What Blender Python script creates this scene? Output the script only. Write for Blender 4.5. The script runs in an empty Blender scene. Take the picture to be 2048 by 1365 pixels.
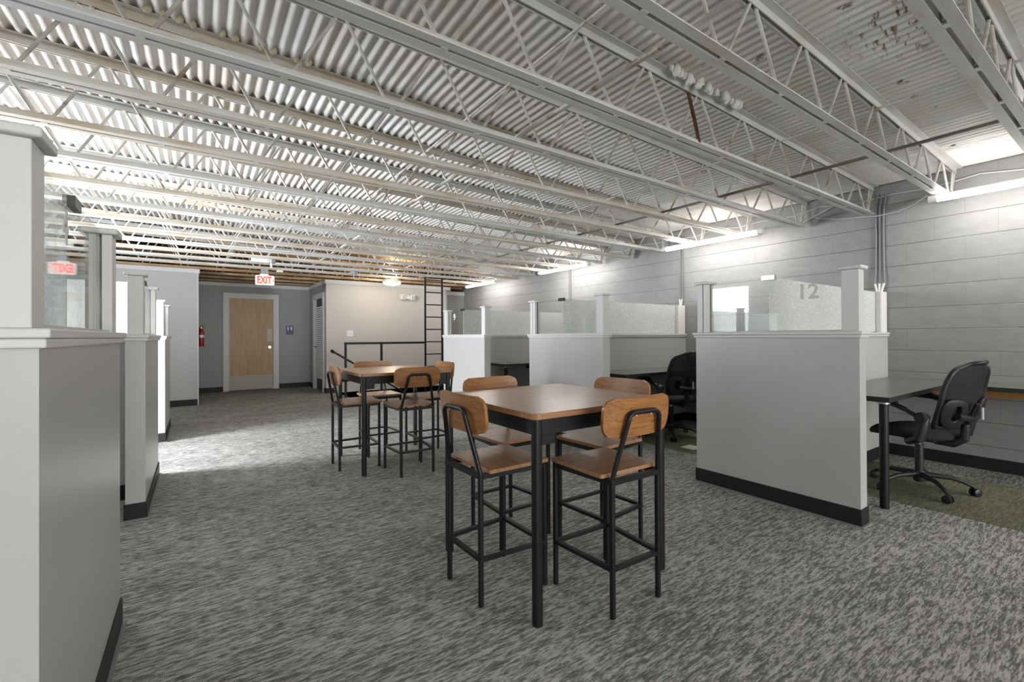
import bpy, bmesh, math, random
from mathutils import Vector, Matrix
random.seed(7)
S = bpy.context.scene
C = S.collection
PI = math.pi

# ------------------------------------------------------------------ camera
cam = bpy.data.objects.new('camera', bpy.data.cameras.new('camera'))
C.objects.link(cam); S.camera = cam
cam.data.sensor_width = 36.0
cam.data.lens = 908.65 / 2048 * 36.0
cam.data.shift_y = -13.9 / 2048
cam.data.clip_start = 0.02
yaw, roll, pitch = math.radians(34.67), math.radians(-0.274), math.radians(0.254)
F = Vector((math.sin(yaw)*math.cos(pitch), math.cos(yaw)*math.cos(pitch), math.sin(pitch)))
r = Vector((math.cos(yaw), -math.sin(yaw), 0)); u = r.cross(F)
r2 = r*math.cos(roll) + u*math.sin(roll); u2 = -r*math.sin(roll) + u*math.cos(roll)
m = Matrix((r2, u2, -F)).transposed().to_4x4(); m.translation = (0, 0, 1.15)
cam.matrix_world = m

# ------------------------------------------------------------------ view, world
S.view_settings.view_transform = 'Standard'
S.view_settings.look = 'None'
S.view_settings.gamma = 1
S.view_settings.exposure = 0.45
W = bpy.data.worlds.new('overcast_sky'); S.world = W; W.use_nodes = True
bg = W.node_tree.nodes['Background']
bg.inputs[0].default_value = (0.93, 0.96, 1.0, 1); bg.inputs[1].default_value = 1.6

# ------------------------------------------------------------------ daylight through the side window, added fill from behind the camera
def area(name, loc, rot, sx, sy, power, col):
    l = bpy.data.lights.new(name, 'AREA'); l.shape = 'RECTANGLE'; l.size = sx; l.size_y = sy
    l.energy = power; l.color = col
    o = bpy.data.objects.new(name, l); o.location = loc; o.rotation_euler = rot; C.objects.link(o)
    return o
XL, XW, YR, YB = -2.75, 5.48, -8.5, 13.2     # left wall, block wall, rear wall, far limit
DAY_LEFT, FILL_REAR, TUBE, DOME = 330, 390, 42.0, 10
area('daylight_side_window', (XL+0.03, 5.42, 1.18), (0, -PI/2, 0), 1.95, 1.0, DAY_LEFT, (0.92, 0.95, 1.0))
area('rear_fill_light', (1.6, YR+0.06, 1.35), (PI/2, 0, 0), 7.0, 2.0, FILL_REAR, (1.0, 0.99, 0.97))  # made-up source, gives broad even fill from the camera side

# ------------------------------------------------------------------ materials
def mat(name, col, rough=0.6, metal=0.0, spec=0.5):
    m_ = bpy.data.materials.new(name); m_.use_nodes = True
    b = m_.node_tree.nodes['Principled BSDF']
    b.inputs['Base Color'].default_value = (*col, 1)
    b.inputs['Roughness'].default_value = rough
    b.inputs['Metallic'].default_value = metal
    b.inputs['Specular IOR Level'].default_value = spec
    return m_
class N:
    """tiny node helper"""
    def __init__(s, m_): s.m = m_; s.t = m_.node_tree; s.b = s.t.nodes['Principled BSDF']; s._c = None
    def new(s, ty, **kw):
        n = s.t.nodes.new(ty)
        for k, v in kw.items(): setattr(n, k, v)
        return n
    def link(s, a, b): s.t.links.new(a, b)
    def pos(s):
        if not s._c: s._c = s.new('ShaderNodeNewGeometry')
        return s._c.outputs['Position']
    def obj(s): return s.new('ShaderNodeTexCoord').outputs['Object']
    def mapped(s, src, scale=(1, 1, 1), loc=(0, 0, 0), rot=(0, 0, 0)):
        n = s.new('ShaderNodeMapping'); s.link(src, n.inputs[0])
        n.inputs['Scale'].default_value = scale; n.inputs['Location'].default_value = loc; n.inputs['Rotation'].default_value = rot
        return n.outputs[0]
    def noise(s, vec, scale, detail=4, rough=0.55):
        n = s.new('ShaderNodeTexNoise'); s.link(vec, n.inputs['Vector'])
        n.inputs['Scale'].default_value = scale; n.inputs['Detail'].default_value = detail; n.inputs['Roughness'].default_value = rough
        return n.outputs['Fac']
    def ramp(s, fac, stops):
        n = s.new('ShaderNodeValToRGB'); s.link(fac, n.inputs[0]); e = n.color_ramp.elements
        while len(e) < len(stops): e.new(0.5)
        for i, (p, c) in enumerate(stops):
            e[i].position = p; e[i].color = (*c, 1) if len(c) == 3 else c
        return n.outputs[0]
    def math(s, op, a, b=None, c=None):
        n = s.new('ShaderNodeMath', operation=op)
        for i, v in enumerate((a, b, c)):
            if v is None: continue
            if isinstance(v, (int, float)): n.inputs[i].default_value = v
            else: s.link(v, n.inputs[i])
        return n.outputs[0]
    def mix(s, fac, a, b):
        n = s.new('ShaderNodeMix', data_type='RGBA')
        for i, v in ((0, fac), (6, a), (7, b)):
            if isinstance(v, (int, float)): n.inputs[i].default_value = v
            elif isinstance(v, tuple): n.inputs[i].default_value = (*v, 1)
            else: s.link(v, n.inputs[i])
        return n.outputs[2]
    def xyz(s, vec):
        n = s.new('ShaderNodeSeparateXYZ'); s.link(vec, n.inputs[0]); return n.outputs
    def bump(s, h, strength=0.3, dist=0.01):
        n = s.new('ShaderNodeBump'); s.link(h, n.inputs['Height'])
        n.inputs['Strength'].default_value = strength; n.inputs['Distance'].default_value = dist
        s.link(n.outputs[0], s.b.inputs['Normal'])
def k3(v): return (v, v, v)

def painted(name, col, rough=0.55, bump=0.04):
    m_ = mat(name, col, rough); n = N(m_)
    h = n.noise(n.obj(), 180, 3); n.bump(h, bump, 0.002)
    v = n.noise(n.obj(), 2.2, 3)
    n.link(n.mix(n.math('MULTIPLY', v, 0.12), col, tuple(c*0.8 for c in col)), n.b.inputs['Base Color'])
    return m_
M = {}
M['grey_wall'] = painted('light_grey_wall_paint', (0.44, 0.44, 0.435), 0.5)
M['warm_wall'] = painted('warm_light_grey_wall_paint', (0.50, 0.485, 0.47), 0.5)
M['hall_wall'] = painted('mid_grey_wall_paint', (0.31, 0.31, 0.31), 0.5)
M['partition'] = painted('light_grey_partition_paint', (0.46, 0.46, 0.455), 0.33)
M['white_trim'] = painted('white_trim_paint', (0.60, 0.60, 0.59), 0.4, 0.02)
M['baseboard'] = mat('black_vinyl_baseboard', (0.016, 0.016, 0.016), 0.5, 0, 0.3)
M['black_metal'] = mat('black_powder_coated_steel', (0.008, 0.008, 0.009), 0.42, 0, 0.35)
M['grey_bracket'] = mat('brushed_metal_bracket', (0.42, 0.42, 0.40), 0.3, 0.8)
M['dark_bracket'] = mat('dark_metal_bracket', (0.06, 0.06, 0.055), 0.35, 0.6)
M['chrome'] = mat('chrome', (0.6, 0.6, 0.6), 0.18, 1.0)
M['plastic'] = mat('black_chair_plastic', (0.018, 0.018, 0.019), 0.42)
M['fabric'] = mat('black_seat_fabric', (0.008, 0.008, 0.008), 0.85)
M['white_plastic'] = mat('white_plastic', (0.78, 0.78, 0.76), 0.35)
M['grey_plastic'] = mat('grey_painted_box', (0.30, 0.32, 0.34), 0.5)
M['conduit'] = mat('grey_painted_conduit', (0.22, 0.22, 0.225), 0.45)
M['cable'] = mat('white_cable', (0.62, 0.62, 0.60), 0.5)
M['silver_tag'] = mat('pale_grey_tag', (0.45, 0.45, 0.45), 0.4)
M['kick'] = mat('brushed_steel_plate', (0.25, 0.235, 0.205), 0.45, 0.6)
M['red_paint'] = mat('red_extinguisher_paint', (0.30, 0.010, 0.014), 0.3)
M['sign_blue'] = mat('navy_sign_plastic', (0.008, 0.012, 0.13), 0.4)
M['sign_band'] = mat('lighter_blue_band', (0.05, 0.06, 0.20), 0.4)
M['sign_white'] = mat('white_sign_figures', (0.7, 0.7, 0.72), 0.5)
M['ledger'] = mat('orange_brown_wood_ledger', (0.46, 0.23, 0.07), 0.6)
M['foam'] = mat('white_spray_foam', (0.75, 0.74, 0.70), 0.8)
M['foam_cream'] = mat('cream_spray_foam', (0.60, 0.55, 0.38), 0.8)
M['rust'] = mat('rusted_steel', (0.10, 0.045, 0.022), 0.9)
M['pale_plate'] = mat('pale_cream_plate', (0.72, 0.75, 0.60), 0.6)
M['dark_door'] = mat('dark_grey_door_paint', (0.035, 0.036, 0.036), 0.5)
M['decal'] = mat('frosted_white_number_film', (0.75, 0.76, 0.75), 0.7)
M['decal_grey'] = mat('grey_number_film', (0.62, 0.63, 0.63), 0.7)

def emis(name, col, st):
    m_ = bpy.data.materials.new(name); m_.use_nodes = True; b = m_.node_tree.nodes['Principled BSDF']
    b.inputs['Base Color'].default_value = (*[min(1, c) for c in col], 1)
    b.inputs['Emission Color'].default_value = (*col, 1); b.inputs['Emission Strength'].default_value = st
    return m_
M['tube'] = emis('glowing_light_tube', (1.0, 0.965, 0.92), TUBE)
M['tube_dim'] = emis('glowing_light_tube_left_row', (1.0, 0.98, 0.95), 8)
M['dome'] = emis('glowing_dome_diffuser', (1.0, 0.94, 0.85), 3.0)
M['exit_red'] = emis('lit_red_letters', (1.0, 0.05, 0.03), 1.1)
M['exit_face'] = emis('lit_sign_face', (0.85, 0.78, 0.72), 0.28)

def wood(name, c_dark, c_mid, c_light, scale=(2, 26, 26), rough=0.35, lines=0.35):
    m_ = mat(name, c_mid, rough); n = N(m_)
    v = n.mapped(n.obj(), scale)
    a = n.noise(v, 1.6, 6, 0.6); b_ = n.noise(n.mapped(n.obj(), (scale[0]*2.5, scale[1]*6, scale[2]*6)), 1.5, 3, 0.6)
    col = n.ramp(a, [(0.3, c_dark), (0.5, c_mid), (0.72, c_light)])
    l = n.ramp(b_, [(0.40, k3(0.35)), (0.47, k3(1.0)), (1.0, k3(1.0))])
    mx = n.new('ShaderNodeMix', data_type='RGBA', blend_type='MULTIPLY'); mx.inputs[0].default_value = lines
    n.link(col, mx.inputs[6]); n.link(l, mx.inputs[7]); n.link(mx.outputs[2], n.b.inputs['Base Color'])
    return m_
M['walnut'] = wood('orange_brown_wood_laminate', (0.24, 0.115, 0.052), (0.34, 0.175, 0.085), (0.42, 0.235, 0.125), (1.6, 34, 34), 0.28, 0.4)
M['walnut_back'] = wood('orange_brown_wood_backrest', (0.24, 0.095, 0.027), (0.33, 0.14, 0.042), (0.41, 0.19, 0.06), (1.3, 26, 34), 0.36, 0.6)
M['door_wood'] = wood('golden_maple_door_veneer', (0.34, 0.205, 0.07), (0.43, 0.265, 0.095), (0.50, 0.325, 0.13), (14, 14, 1.4), 0.4, 0.12)
M['desk_top'] = wood('charcoal_wood_grain_laminate', (0.12, 0.117, 0.113), (0.18, 0.176, 0.17), (0.25, 0.246, 0.238), (2.5, 30, 30), 0.28, 0.3)
M['desk_edge'] = mat('black_desk_edge', (0.02, 0.02, 0.02), 0.5)

# carpet
m_ = mat('grey_and_green_carpet_tile', (0.2, 0.2, 0.2), 0.95, 0, 0.1); n = N(m_); M['carpet'] = m_
P = n.pos(); X_, Y_, Z_ = n.xyz(P)
w1 = n.noise(n.mapped(P, (10, 60, 1)), 1.0, 6, 0.7)
w2 = n.noise(n.mapped(P, (32, 170, 1), (3, 9, 0)), 1.0, 3, 0.6)
w3 = n.noise(n.mapped(P, (1.6, 3.2, 1)), 1.0, 2, 0.5)
rib = n.math('SINE', n.math('MULTIPLY', X_, 2*PI/0.0062))
f_ = n.math('ADD', n.math('MULTIPLY', w1, 0.62), n.math('MULTIPLY', w2, 0.38))
f_ = n.math('ADD', f_, n.math('MULTIPLY', n.math('SUBTRACT', w3, 0.5), 0.10))
f_ = n.math('ADD', f_, n.math('MULTIPLY', rib, 0.012))
grey = n.ramp(f_, [(0.40, (0.115, 0.114, 0.108)), (0.48, (0.21, 0.208, 0.198)), (0.535, (0.42, 0.415, 0.395)), (0.64, (0.54, 0.535, 0.51))])
green = n.ramp(f_, [(0.38, (0.080, 0.083, 0.057)), (0.50, (0.145, 0.148, 0.103)), (0.62, (0.235, 0.238, 0.172))])
isg = n.math('MULTIPLY', n.math('GREATER_THAN', X_, 3.93), n.math('LESS_THAN', X_, 5.04))
n.link(n.mix(isg, grey, green), n.b.inputs['Base Color'])
n.bump(f_, 0.35, 0.006)

# painted concrete block
m_ = mat('grey_painted_concrete_block', (0.3, 0.3, 0.3), 0.48); n = N(m_); M['block'] = m_
P = n.pos(); X_, Y_, Z_ = n.xyz(P)
fz = n.math('FRACT', n.math('DIVIDE', Z_, 0.2)); dz = n.math('MULTIPLY', n.math('MINIMUM', fz, n.math('SUBTRACT', 1.0, fz)), 0.2)
row = n.math('FLOOR', n.math('DIVIDE', Z_, 0.2))
yy = n.math('ADD', n.math('DIVIDE', Y_, 0.4), n.math('MULTIPLY', n.math('MODULO', row, 2.0), 0.5))
fy = n.math('FRACT', yy); dy = n.math('MULTIPLY', n.math('MINIMUM', fy, n.math('SUBTRACT', 1.0, fy)), 0.4)
mz = n.ramp(dz, [(0.0, k3(0)), (0.0035, k3(1))]); my = n.ramp(dy, [(0.0, k3(0.80)), (0.004, k3(1))])
hh = n.math('MULTIPLY', mz, my)
nz = n.noise(n.mapped(P, (1, 1, 2.2)), 9, 5, 0.6); nf = n.noise(P, 60, 3, 0.5)
pits = n.ramp(n.noise(n.mapped(P, (1, 1, 3.0), (0, 5, 2)), 5.5, 6, 0.7), [(0.30, k3(0)), (0.36, k3(1))])
h = n.math('ADD', n.math('MULTIPLY', hh, 1.0), n.math('ADD', n.math('MULTIPLY', nz, 0.55), n.math('MULTIPLY', nf, 0.12)))
h = n.math('ADD', h, n.math('MULTIPLY', pits, 0.35))
n.bump(h, 0.55, 0.006)
tint = n.ramp(nz, [(0.3, (0.245, 0.245, 0.245)), (0.7, (0.29, 0.288, 0.285))])
n.link(n.mix(n.ramp(hh, [(0.0, k3(1)), (1.0, k3(0))]), tint, (0.13, 0.13, 0.13)), n.b.inputs['Base Color'])

# corrugated roof deck: white paint, bare tan metal over the far part, rust speckles
m_ = mat('white_painted_corrugated_deck', (0.6, 0.6, 0.6), 0.65, 0, 0.3); n = N(m_); M['deck'] = m_
P = n.pos(); X_, Y_, Z_ = n.xyz(P)
base = n.ramp(n.noise(n.mapped(P, (1.2, 0.7, 1)), 1.1, 5, 0.6), [(0.30, (0.60, 0.53, 0.46)), (0.50, (0.73, 0.70, 0.66)), (0.68, (0.82, 0.815, 0.80))])
cool = n.ramp(n.noise(n.mapped(P, (6, 0.35, 1), (4, 0, 0)), 1.0, 4, 0.6), [(0.46, k3(0)), (0.60, k3(1))])
base = n.mix(n.math('MULTIPLY', cool, 0.5), base, (0.68, 0.70, 0.71))
spk = n.noise(n.mapped(P, (16, 5, 1), (1, 2, 0)), 1.0, 6, 0.72); reg = n.noise(P, 0.9, 3, 0.5)
spm = n.math('MULTIPLY', n.ramp(spk, [(0.645, k3(0)), (0.68, k3(1))]), n.ramp(reg, [(0.52, k3(0)), (0.62, k3(1))]))
base = n.mix(spm, base, (0.12, 0.085, 0.05))
# rust patch beside the third joist
dx = n.math('SUBTRACT', X_, 2.85); dyy = n.math('SUBTRACT', Y_, 0.74)
d2 = n.math('SQRT', n.math('ADD', n.math('POWER', n.math('MULTIPLY', dx, 1.6), 2.0), n.math('POWER', n.math('MULTIPLY', dyy, 2.4), 2.0)))
patch = n.ramp(d2, [(0.30, k3(1)), (0.62, k3(0))])
ps = n.ramp(n.noise(n.mapped(P, (9, 22, 1), (7, 3, 0)), 1.0, 6, 0.7), [(0.54, k3(0)), (0.60, k3(1))])
base = n.mix(n.math('MULTIPLY', patch, ps), base, (0.22, 0.14, 0.07))
edge = n.math('ADD', Y_, n.math('ADD', n.math('MULTIPLY', n.noise(P, 0.8, 3), 1.0), n.math('MULTIPLY', X_, 0.26)))
bare = n.ramp(n.math('MULTIPLY', edge, 0.1), [(0.945, k3(0)), (0.975, k3(1))])
tan = n.ramp(n.noise(n.mapped(P, (3, 14, 3)), 2.0, 6, 0.7), [(0.36, (0.24, 0.125, 0.045)), (0.55, (0.52, 0.30, 0.11)), (0.7, (0.66, 0.42, 0.18))])
n.link(n.mix(bare, base, tan), n.b.inputs['Base Color'])
n.bump(n.noise(P, 40, 4), 0.15, 0.004)

def steel(name, stops, scale=3.0):
    m_ = mat(name, stops[1][1], 0.42); n = N(m_)
    a = n.noise(n.mapped(n.pos(), (1.0, 5, 5)), scale, 5, 0.62)
    n.link(n.ramp(a, stops), n.b.inputs['Base Color'])
    n.bump(n.noise(n.pos(), 70, 3), 0.2, 0.003)
    return m_
M['joist_white'] = steel('white_painted_joist_steel', [(0.30, (0.54, 0.48, 0.40)), (0.47, (0.60, 0.60, 0.59)), (0.7, (0.67, 0.67, 0.66))])
M['joist_cream'] = steel('cream_stained_joist_steel', [(0.32, (0.54, 0.43, 0.30)), (0.50, (0.63, 0.59, 0.52)), (0.66, (0.68, 0.67, 0.64))])
M['joist_tan'] = steel('bare_tan_joist_steel', [(0.32, (0.20, 0.11, 0.05)), (0.5, (0.42, 0.27, 0.14)), (0.7, (0.52, 0.38, 0.23))])
M['rod_white'] = steel('white_painted_rod', [(0.34, (0.33, 0.22, 0.13)), (0.44, (0.56, 0.54, 0.49)), (0.7, (0.66, 0.66, 0.64))], 2.0)
M['rod_tan'] = M['joist_tan']
M['bridging'] = mat('grey_brown_bridging_steel', (0.16, 0.145, 0.125), 0.6)

# glass
def glass(name, pattern):
    m_ = bpy.data.materials.new(name); m_.use_nodes = True; t = m_.node_tree; n = N(m_)
    out = t.nodes['Material Output']
    tr = n.new('ShaderNodeBsdfTransparent'); tr.inputs[0].default_value = (0.965, 0.98, 0.972, 1)
    gl = n.new('ShaderNodeBsdfGlossy'); gl.inputs['Roughness'].default_value = 0.02 if not pattern else 0.2
    lw = n.new('ShaderNodeLayerWeight'); lw.inputs[0].default_value = 0.5
    fr = n.math('ADD', 0.035, n.math('MULTIPLY', 0.9, n.math('POWER', lw.outputs['Facing'], 5.0)))
    mx = n.new('ShaderNodeMixShader'); n.link(fr, mx.inputs[0]); n.link(tr.outputs[0], mx.inputs[1]); n.link(gl.outputs[0], mx.inputs[2])
    last = mx.outputs[0]
    if pattern:
        P = n.pos()
        vo = n.new('ShaderNodeTexVoronoi', feature='DISTANCE_TO_EDGE'); vo.inputs['Scale'].default_value = 48
        n.link(n.mapped(P, (1, 1, 0.8)), vo.inputs['Vector'])
        fib = n.ramp(vo.outputs['Distance'], [(0.0, k3(1)), (0.16, k3(0.0))])
        nn = n.ramp(n.noise(P, 70, 3, 0.6), [(0.40, k3(0.25)), (0.60, k3(1))])
        fac = n.math('ADD', 0.56, n.math('MULTIPLY', n.math('MULTIPLY', fib, nn), 0.42))
        di = n.new('ShaderNodeBsdfDiffuse'); di.inputs[0].default_value = (0.83, 0.845, 0.84, 1)
        tl = n.new('ShaderNodeBsdfTranslucent'); tl.inputs[0].default_value = (0.83, 0.845, 0.84, 1)
        dt = n.new('ShaderNodeMixShader'); dt.inputs[0].default_value = 0.45; n.link(di.outputs[0], dt.inputs[1]); n.link(tl.outputs[0], dt.inputs[2])
        m2 = n.new('ShaderNodeMixShader'); n.link(fac, m2.inputs[0]); n.link(last, m2.inputs[1]); n.link(dt.outputs[0], m2.inputs[2])
        last = m2.outputs[0]
    n.link(last, out.inputs['Surface'])
    return m_
M['clear_glass'] = glass('clear_glass', False)
M['film_glass'] = glass('rice_paper_patterned_glass', True)
m_ = mat('black_back_mesh', (0.012, 0.012, 0.013), 0.8); M['mesh'] = m_
n = N(m_); n.b.inputs['Alpha'].default_value = 0.82

# ------------------------------------------------------------------ mesh helpers
class MB:
    def __init__(s): s.bm = bmesh.new()
    def box(s, x0, x1, y0, y1, z0, z1):
        v = [s.bm.verts.new(p) for p in ((x0,y0,z0),(x1,y0,z0),(x1,y1,z0),(x0,y1,z0),(x0,y0,z1),(x1,y0,z1),(x1,y1,z1),(x0,y1,z1))]
        for f in ((3,2,1,0),(4,5,6,7),(0,1,5,4),(1,2,6,5),(2,3,7,6),(3,0,4,7)): s.bm.faces.new([v[i] for i in f])
        return s
    def hexa(s, pts):
        v = [s.bm.verts.new(p) for p in pts]
        for f in ((3,2,1,0),(4,5,6,7),(0,1,5,4),(1,2,6,5),(2,3,7,6),(3,0,4,7)): s.bm.faces.new([v[i] for i in f])
        return s
    def tube(s, pts, rad, seg=10, cap=True, closed=False):
        pts = [Vector(p) for p in pts]; n_ = len(pts)
        rads = rad if isinstance(rad, (list, tuple)) else [rad]*n_
        rings = []; prev = None
        for i, p in enumerate(pts):
            if closed: d = (pts[(i+1) % n_] - pts[i-1]).normalized()
            elif i == 0: d = (pts[1]-p).normalized()
            elif i == n_-1: d = (p-pts[i-1]).normalized()
            else: d = ((pts[i+1]-p).normalized() + (p-pts[i-1]).normalized()).normalized()
            if prev is None:
                a = d.cross(Vector((0, 0, 1)))
                if a.length < 1e-3: a = d.cross(Vector((1, 0, 0)))
            else: a = prev - d*prev.dot(d)
            a.normalize(); prev = a; b = d.cross(a)
            rings.append([s.bm.verts.new(p + (a*math.cos(2*PI*k/seg) + b*math.sin(2*PI*k/seg))*rads[i]) for k in range(seg)])
        m2 = n_ if closed else n_-1
        for i in range(m2):
            A, B = rings[i], rings[(i+1) % n_]
            for k in range(seg): s.bm.faces.new([A[k], A[(k+1) % seg], B[(k+1) % seg], B[k]])
        if cap and not closed:
            s.bm.faces.new(rings[0][::-1]); s.bm.faces.new(rings[-1])
        return s
    def bar(s, a, b, w, h, up=(0, 0, 1)):
        a, b = Vector(a), Vector(b); d = (b-a).normalized(); up = Vector(up)
        sd = d.cross(up)
        if sd.length < 1e-3: sd = d.cross(Vector((0, 1, 0)))
        sd.normalize(); up = sd.cross(d).normalized()
        q = [(-1,-1),(1,-1),(1,1),(-1,1)]
        return s.hexa([a + sd*(x*w/2) + up*(y*h/2) for x, y in q] + [b + sd*(x*w/2) + up*(y*h/2) for x, y in q])
    def prism(s, outline, axis, t0, t1):
        """outline of 2D points extruded along axis: 'x' (y,z), 'y' (x,z), 'z' (x,y)"""
        f = {'x': lambda p, t: (t, p[0], p[1]), 'y': lambda p, t: (p[0], t, p[1]), 'z': lambda p, t: (p[0], p[1], t)}[axis]
        A = [s.bm.verts.new(f(p, t0)) for p in outline]; B = [s.bm.verts.new(f(p, t1)) for p in outline]
        k = len(outline)
        for i in range(k): s.bm.faces.new([A[i], A[(i+1) % k], B[(i+1) % k], B[i]])
        s.bm.faces.new(A[::-1]); s.bm.faces.new(B)
        return s
    def lathe(s, prof, seg=32, cen=(0, 0), axis='z'):
        rings = []
        for rr, z in prof:
            rr = max(rr, 1e-4)
            ring = []
            for k in range(seg):
                c, d = rr*math.cos(2*PI*k/seg), rr*math.sin(2*PI*k/seg)
                if axis == 'z': p = (cen[0]+c, cen[1]+d, z)
                elif axis == 'x': p = (z, cen[0]+c, cen[1]+d)
                else: p = (cen[0]+c, z, cen[1]+d)
                ring.append(s.bm.verts.new(p))
            rings.append(ring)
        for i in range(len(rings)-1):
            for k in range(seg): s.bm.faces.new([rings[i][k], rings[i][(k+1) % seg], rings[i+1][(k+1) % seg], rings[i+1][k]])
        s.bm.faces.new(rings[0][::-1]); s.bm.faces.new(rings[-1])
        return s
    def ball(s, c, rr, sub=2, jit=0.0, sc=(1, 1, 1)):
        res = bmesh.ops.create_icosphere(s.bm, subdivisions=sub, radius=rr)
        for v in res['verts']:
            if jit: v.co *= 1 + random.uniform(-jit, jit)
            v.co = Vector((v.co.x*sc[0], v.co.y*sc[1], v.co.z*sc[2])) + Vector(c)
        return s
    def xf(s, mt): bmesh.ops.transform(s.bm, matrix=mt, verts=s.bm.verts[:]); return s
    def build(s, name, m_, parent=None, bevel=0, seg=2, smooth=False, angle=40):
        bmesh.ops.recalc_face_normals(s.bm, faces=s.bm.faces[:])
        me = bpy.data.meshes.new(name); s.bm.to_mesh(me); s.bm.free()
        me.materials.append(m_)
        o = bpy.data.objects.new(name, me); C.objects.link(o)
        if parent: o.parent = parent
        if bevel:
            b = o.modifiers.new('bevel', 'BEVEL'); b.width = bevel; b.segments = seg; b.limit_method = 'ANGLE'; b.angle_limit = math.radians(35)
        if smooth or bevel:
            for p in me.polygons: p.use_smooth = True
            try: me.set_sharp_from_angle(angle=math.radians(angle))
            except Exception: pass
        return o
def tag(o, label=None, cat=None, group=None, kind=None):
    if label: o['label'] = label
    if cat: o['category'] = cat
    if group: o['group'] = group
    if kind: o['kind'] = kind
    return o
def thing(name, label, cat, loc=(0, 0, 0), rz=0, group=None):
    o = bpy.data.objects.new(name, None); C.objects.link(o); o.empty_display_size = 0.1
    o.location = loc; o.rotation_euler = (0, 0, rz)
    return tag(o, label, cat, group)
def struct(name, mb, m_, **kw): return tag(mb.build(name, m_, **kw), kind='structure')
def dup(root, loc, rz, label, group=None):
    c = root.copy(); C.objects.link(c); c.location = loc; c.rotation_euler = (0, 0, rz); c['label'] = label
    if group: c['group'] = group
    def rec(src, dst):
        for ch in list(src.children):
            d = ch.copy(); C.objects.link(d); d.parent = dst; rec(ch, d)
    rec(root, c)
    return c
def text_mesh(txt, size, depth):
    cu = bpy.data.curves.new('t', 'FONT'); cu.body = txt; cu.size = size; cu.extrude = depth
    cu.align_x = 'CENTER'; cu.align_y = 'CENTER'; cu.offset = size*0.022
    o = bpy.data.objects.new('t', cu); C.objects.link(o)
    me = bpy.data.meshes.new_from_object(o.evaluated_get(bpy.context.evaluated_depsgraph_get()))
    bpy.data.objects.remove(o)
    return me
def text_obj(name, txt, size, depth, m_, parent, mt):
    bpy.context.view_layer.update()
    me = text_mesh(txt, size, depth); me.transform(mt); me.materials.clear(); me.materials.append(m_)
    o = bpy.data.objects.new(name, me); C.objects.link(o); o.parent = parent
    return o
def rrect(w, h, rad, seg=6, rb=None):
    """rounded rectangle outline, centred; rb = bottom radius"""
    rb = rb or rad; pts = []
    for cx, cy, a0, q in ((w/2-rb, -h/2+rb, -PI/2, rb), (w/2-rad, h/2-rad, 0, rad), (-w/2+rad, h/2-rad, PI/2, rad), (-w/2+rb, -h/2+rb, PI, rb)):
        for k in range(seg+1):
            a = a0 + PI/2*k/seg; pts.append((cx + q*math.cos(a), cy + q*math.sin(a)))
    return pts

# ------------------------------------------------------------------ the room
HX0, HX1, HY0, HY1 = 2.36, 4.78, 8.50, 9.75      # stair opening
mb = MB()
for x0, x1, y0, y1 in ((XL, XW, YR, HY0), (XL, HX0, HY0, HY1), (HX1, XW, HY0, HY1), (XL, XW, HY1, YB)):
    mb.box(x0, x1, y0, y1, -0.12, 0)
struct('floor', mb, M['carpet'])
def deckz(x): return 2.60 + 0.0225*(XW - x)
# corrugated deck, ribs run along Y
bm = bmesh.new(); per = 8; pit = 0.0602; nx = int((XW-XL+0.2)/pit*per)
ra, rb_ = [], []
for i in range(nx+1):
    x = XL-0.1 + i*pit/per; ph = 2*PI*i/per
    sv = math.sin(ph); z = deckz(x) + 0.014 + 0.0130*(abs(sv)**0.8)*(1 if sv > 0 else -1)
    ra.append(bm.verts.new((x, YR-0.1, z))); rb_.append(bm.verts.new((x, YB+0.1, z)))
for i in range(nx): bm.faces.new([ra[i], ra[i+1], rb_[i+1], rb_[i]])
mb = MB(); mb.bm.free(); mb.bm = bm
o = struct('ceiling', mb, M['deck'], smooth=True, angle=80)
sd = o.modifiers.new('sheet', 'SOLIDIFY'); sd.thickness = 0.004; sd.offset = 1
# block wall on the right
struct('wall_right', MB().box(XW, XW+0.2, YR-0.2, YB+0.2, -0.1, 2.9), M['block'])
struct('wall_far', MB().box(XL-0.2, XW, YB, YB+0.15, 0, 2.9), M['hall_wall'])
# left wall with two window openings
WN = [(-0.5, 1.7, 0.75, 2.0), (4.92, 5.92, 0.25, 2.16)]
mb = MB(); y = YR-0.2
for a, b, z0, z1 in WN:
    mb.box(XL-0.2, XL, y, a, 0, 2.9); mb.box(XL-0.2, XL, a, b, 0, z0); mb.box(XL-0.2, XL, a, b, z1, 2.9); y = b
mb.box(XL-0.2, XL, y, YB+0.2, 0, 2.9)
struct('wall_left', mb, M['block'])
mb = MB(); RWX0, RWX1, RZ0, RZ1 = -1.9, 5.1, 0.35, 2.35
mb.box(XL, RWX0, YR-0.2, YR, 0, 2.9).box(RWX1, XW, YR-0.2, YR, 0, 2.9).box(RWX0, RWX1, YR-0.2, YR, 0, RZ0).box(RWX0, RWX1, YR-0.2, YR, RZ1, 2.9)
struct('wall_rear', mb, M['grey_wall'])
def window_x(name, xa, a, b, z0, z1):
    fr = struct(name, MB().box(xa-0.12, xa+0.02, a-0.06, a+0.03, z0-0.06, z1+0.06).box(xa-0.12, xa+0.02, b-0.03, b+0.06, z0-0.06, z1+0.06)
        .box(xa-0.12, xa+0.02, a+0.03, b-0.03, z1-0.03, z1+0.06).box(xa-0.12, xa+0.03, a+0.03, b-0.03, z0-0.06, z0+0.03), M['white_trim'])
    MB().box(xa-0.10, xa-0.09, a+0.03, b-0.03, z0+0.03, z1-0.03).build('pane', M['clear_glass'], fr)
window_x('window_1', XL, *WN[1]); window_x('window_2', XL, *WN[0])
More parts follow.
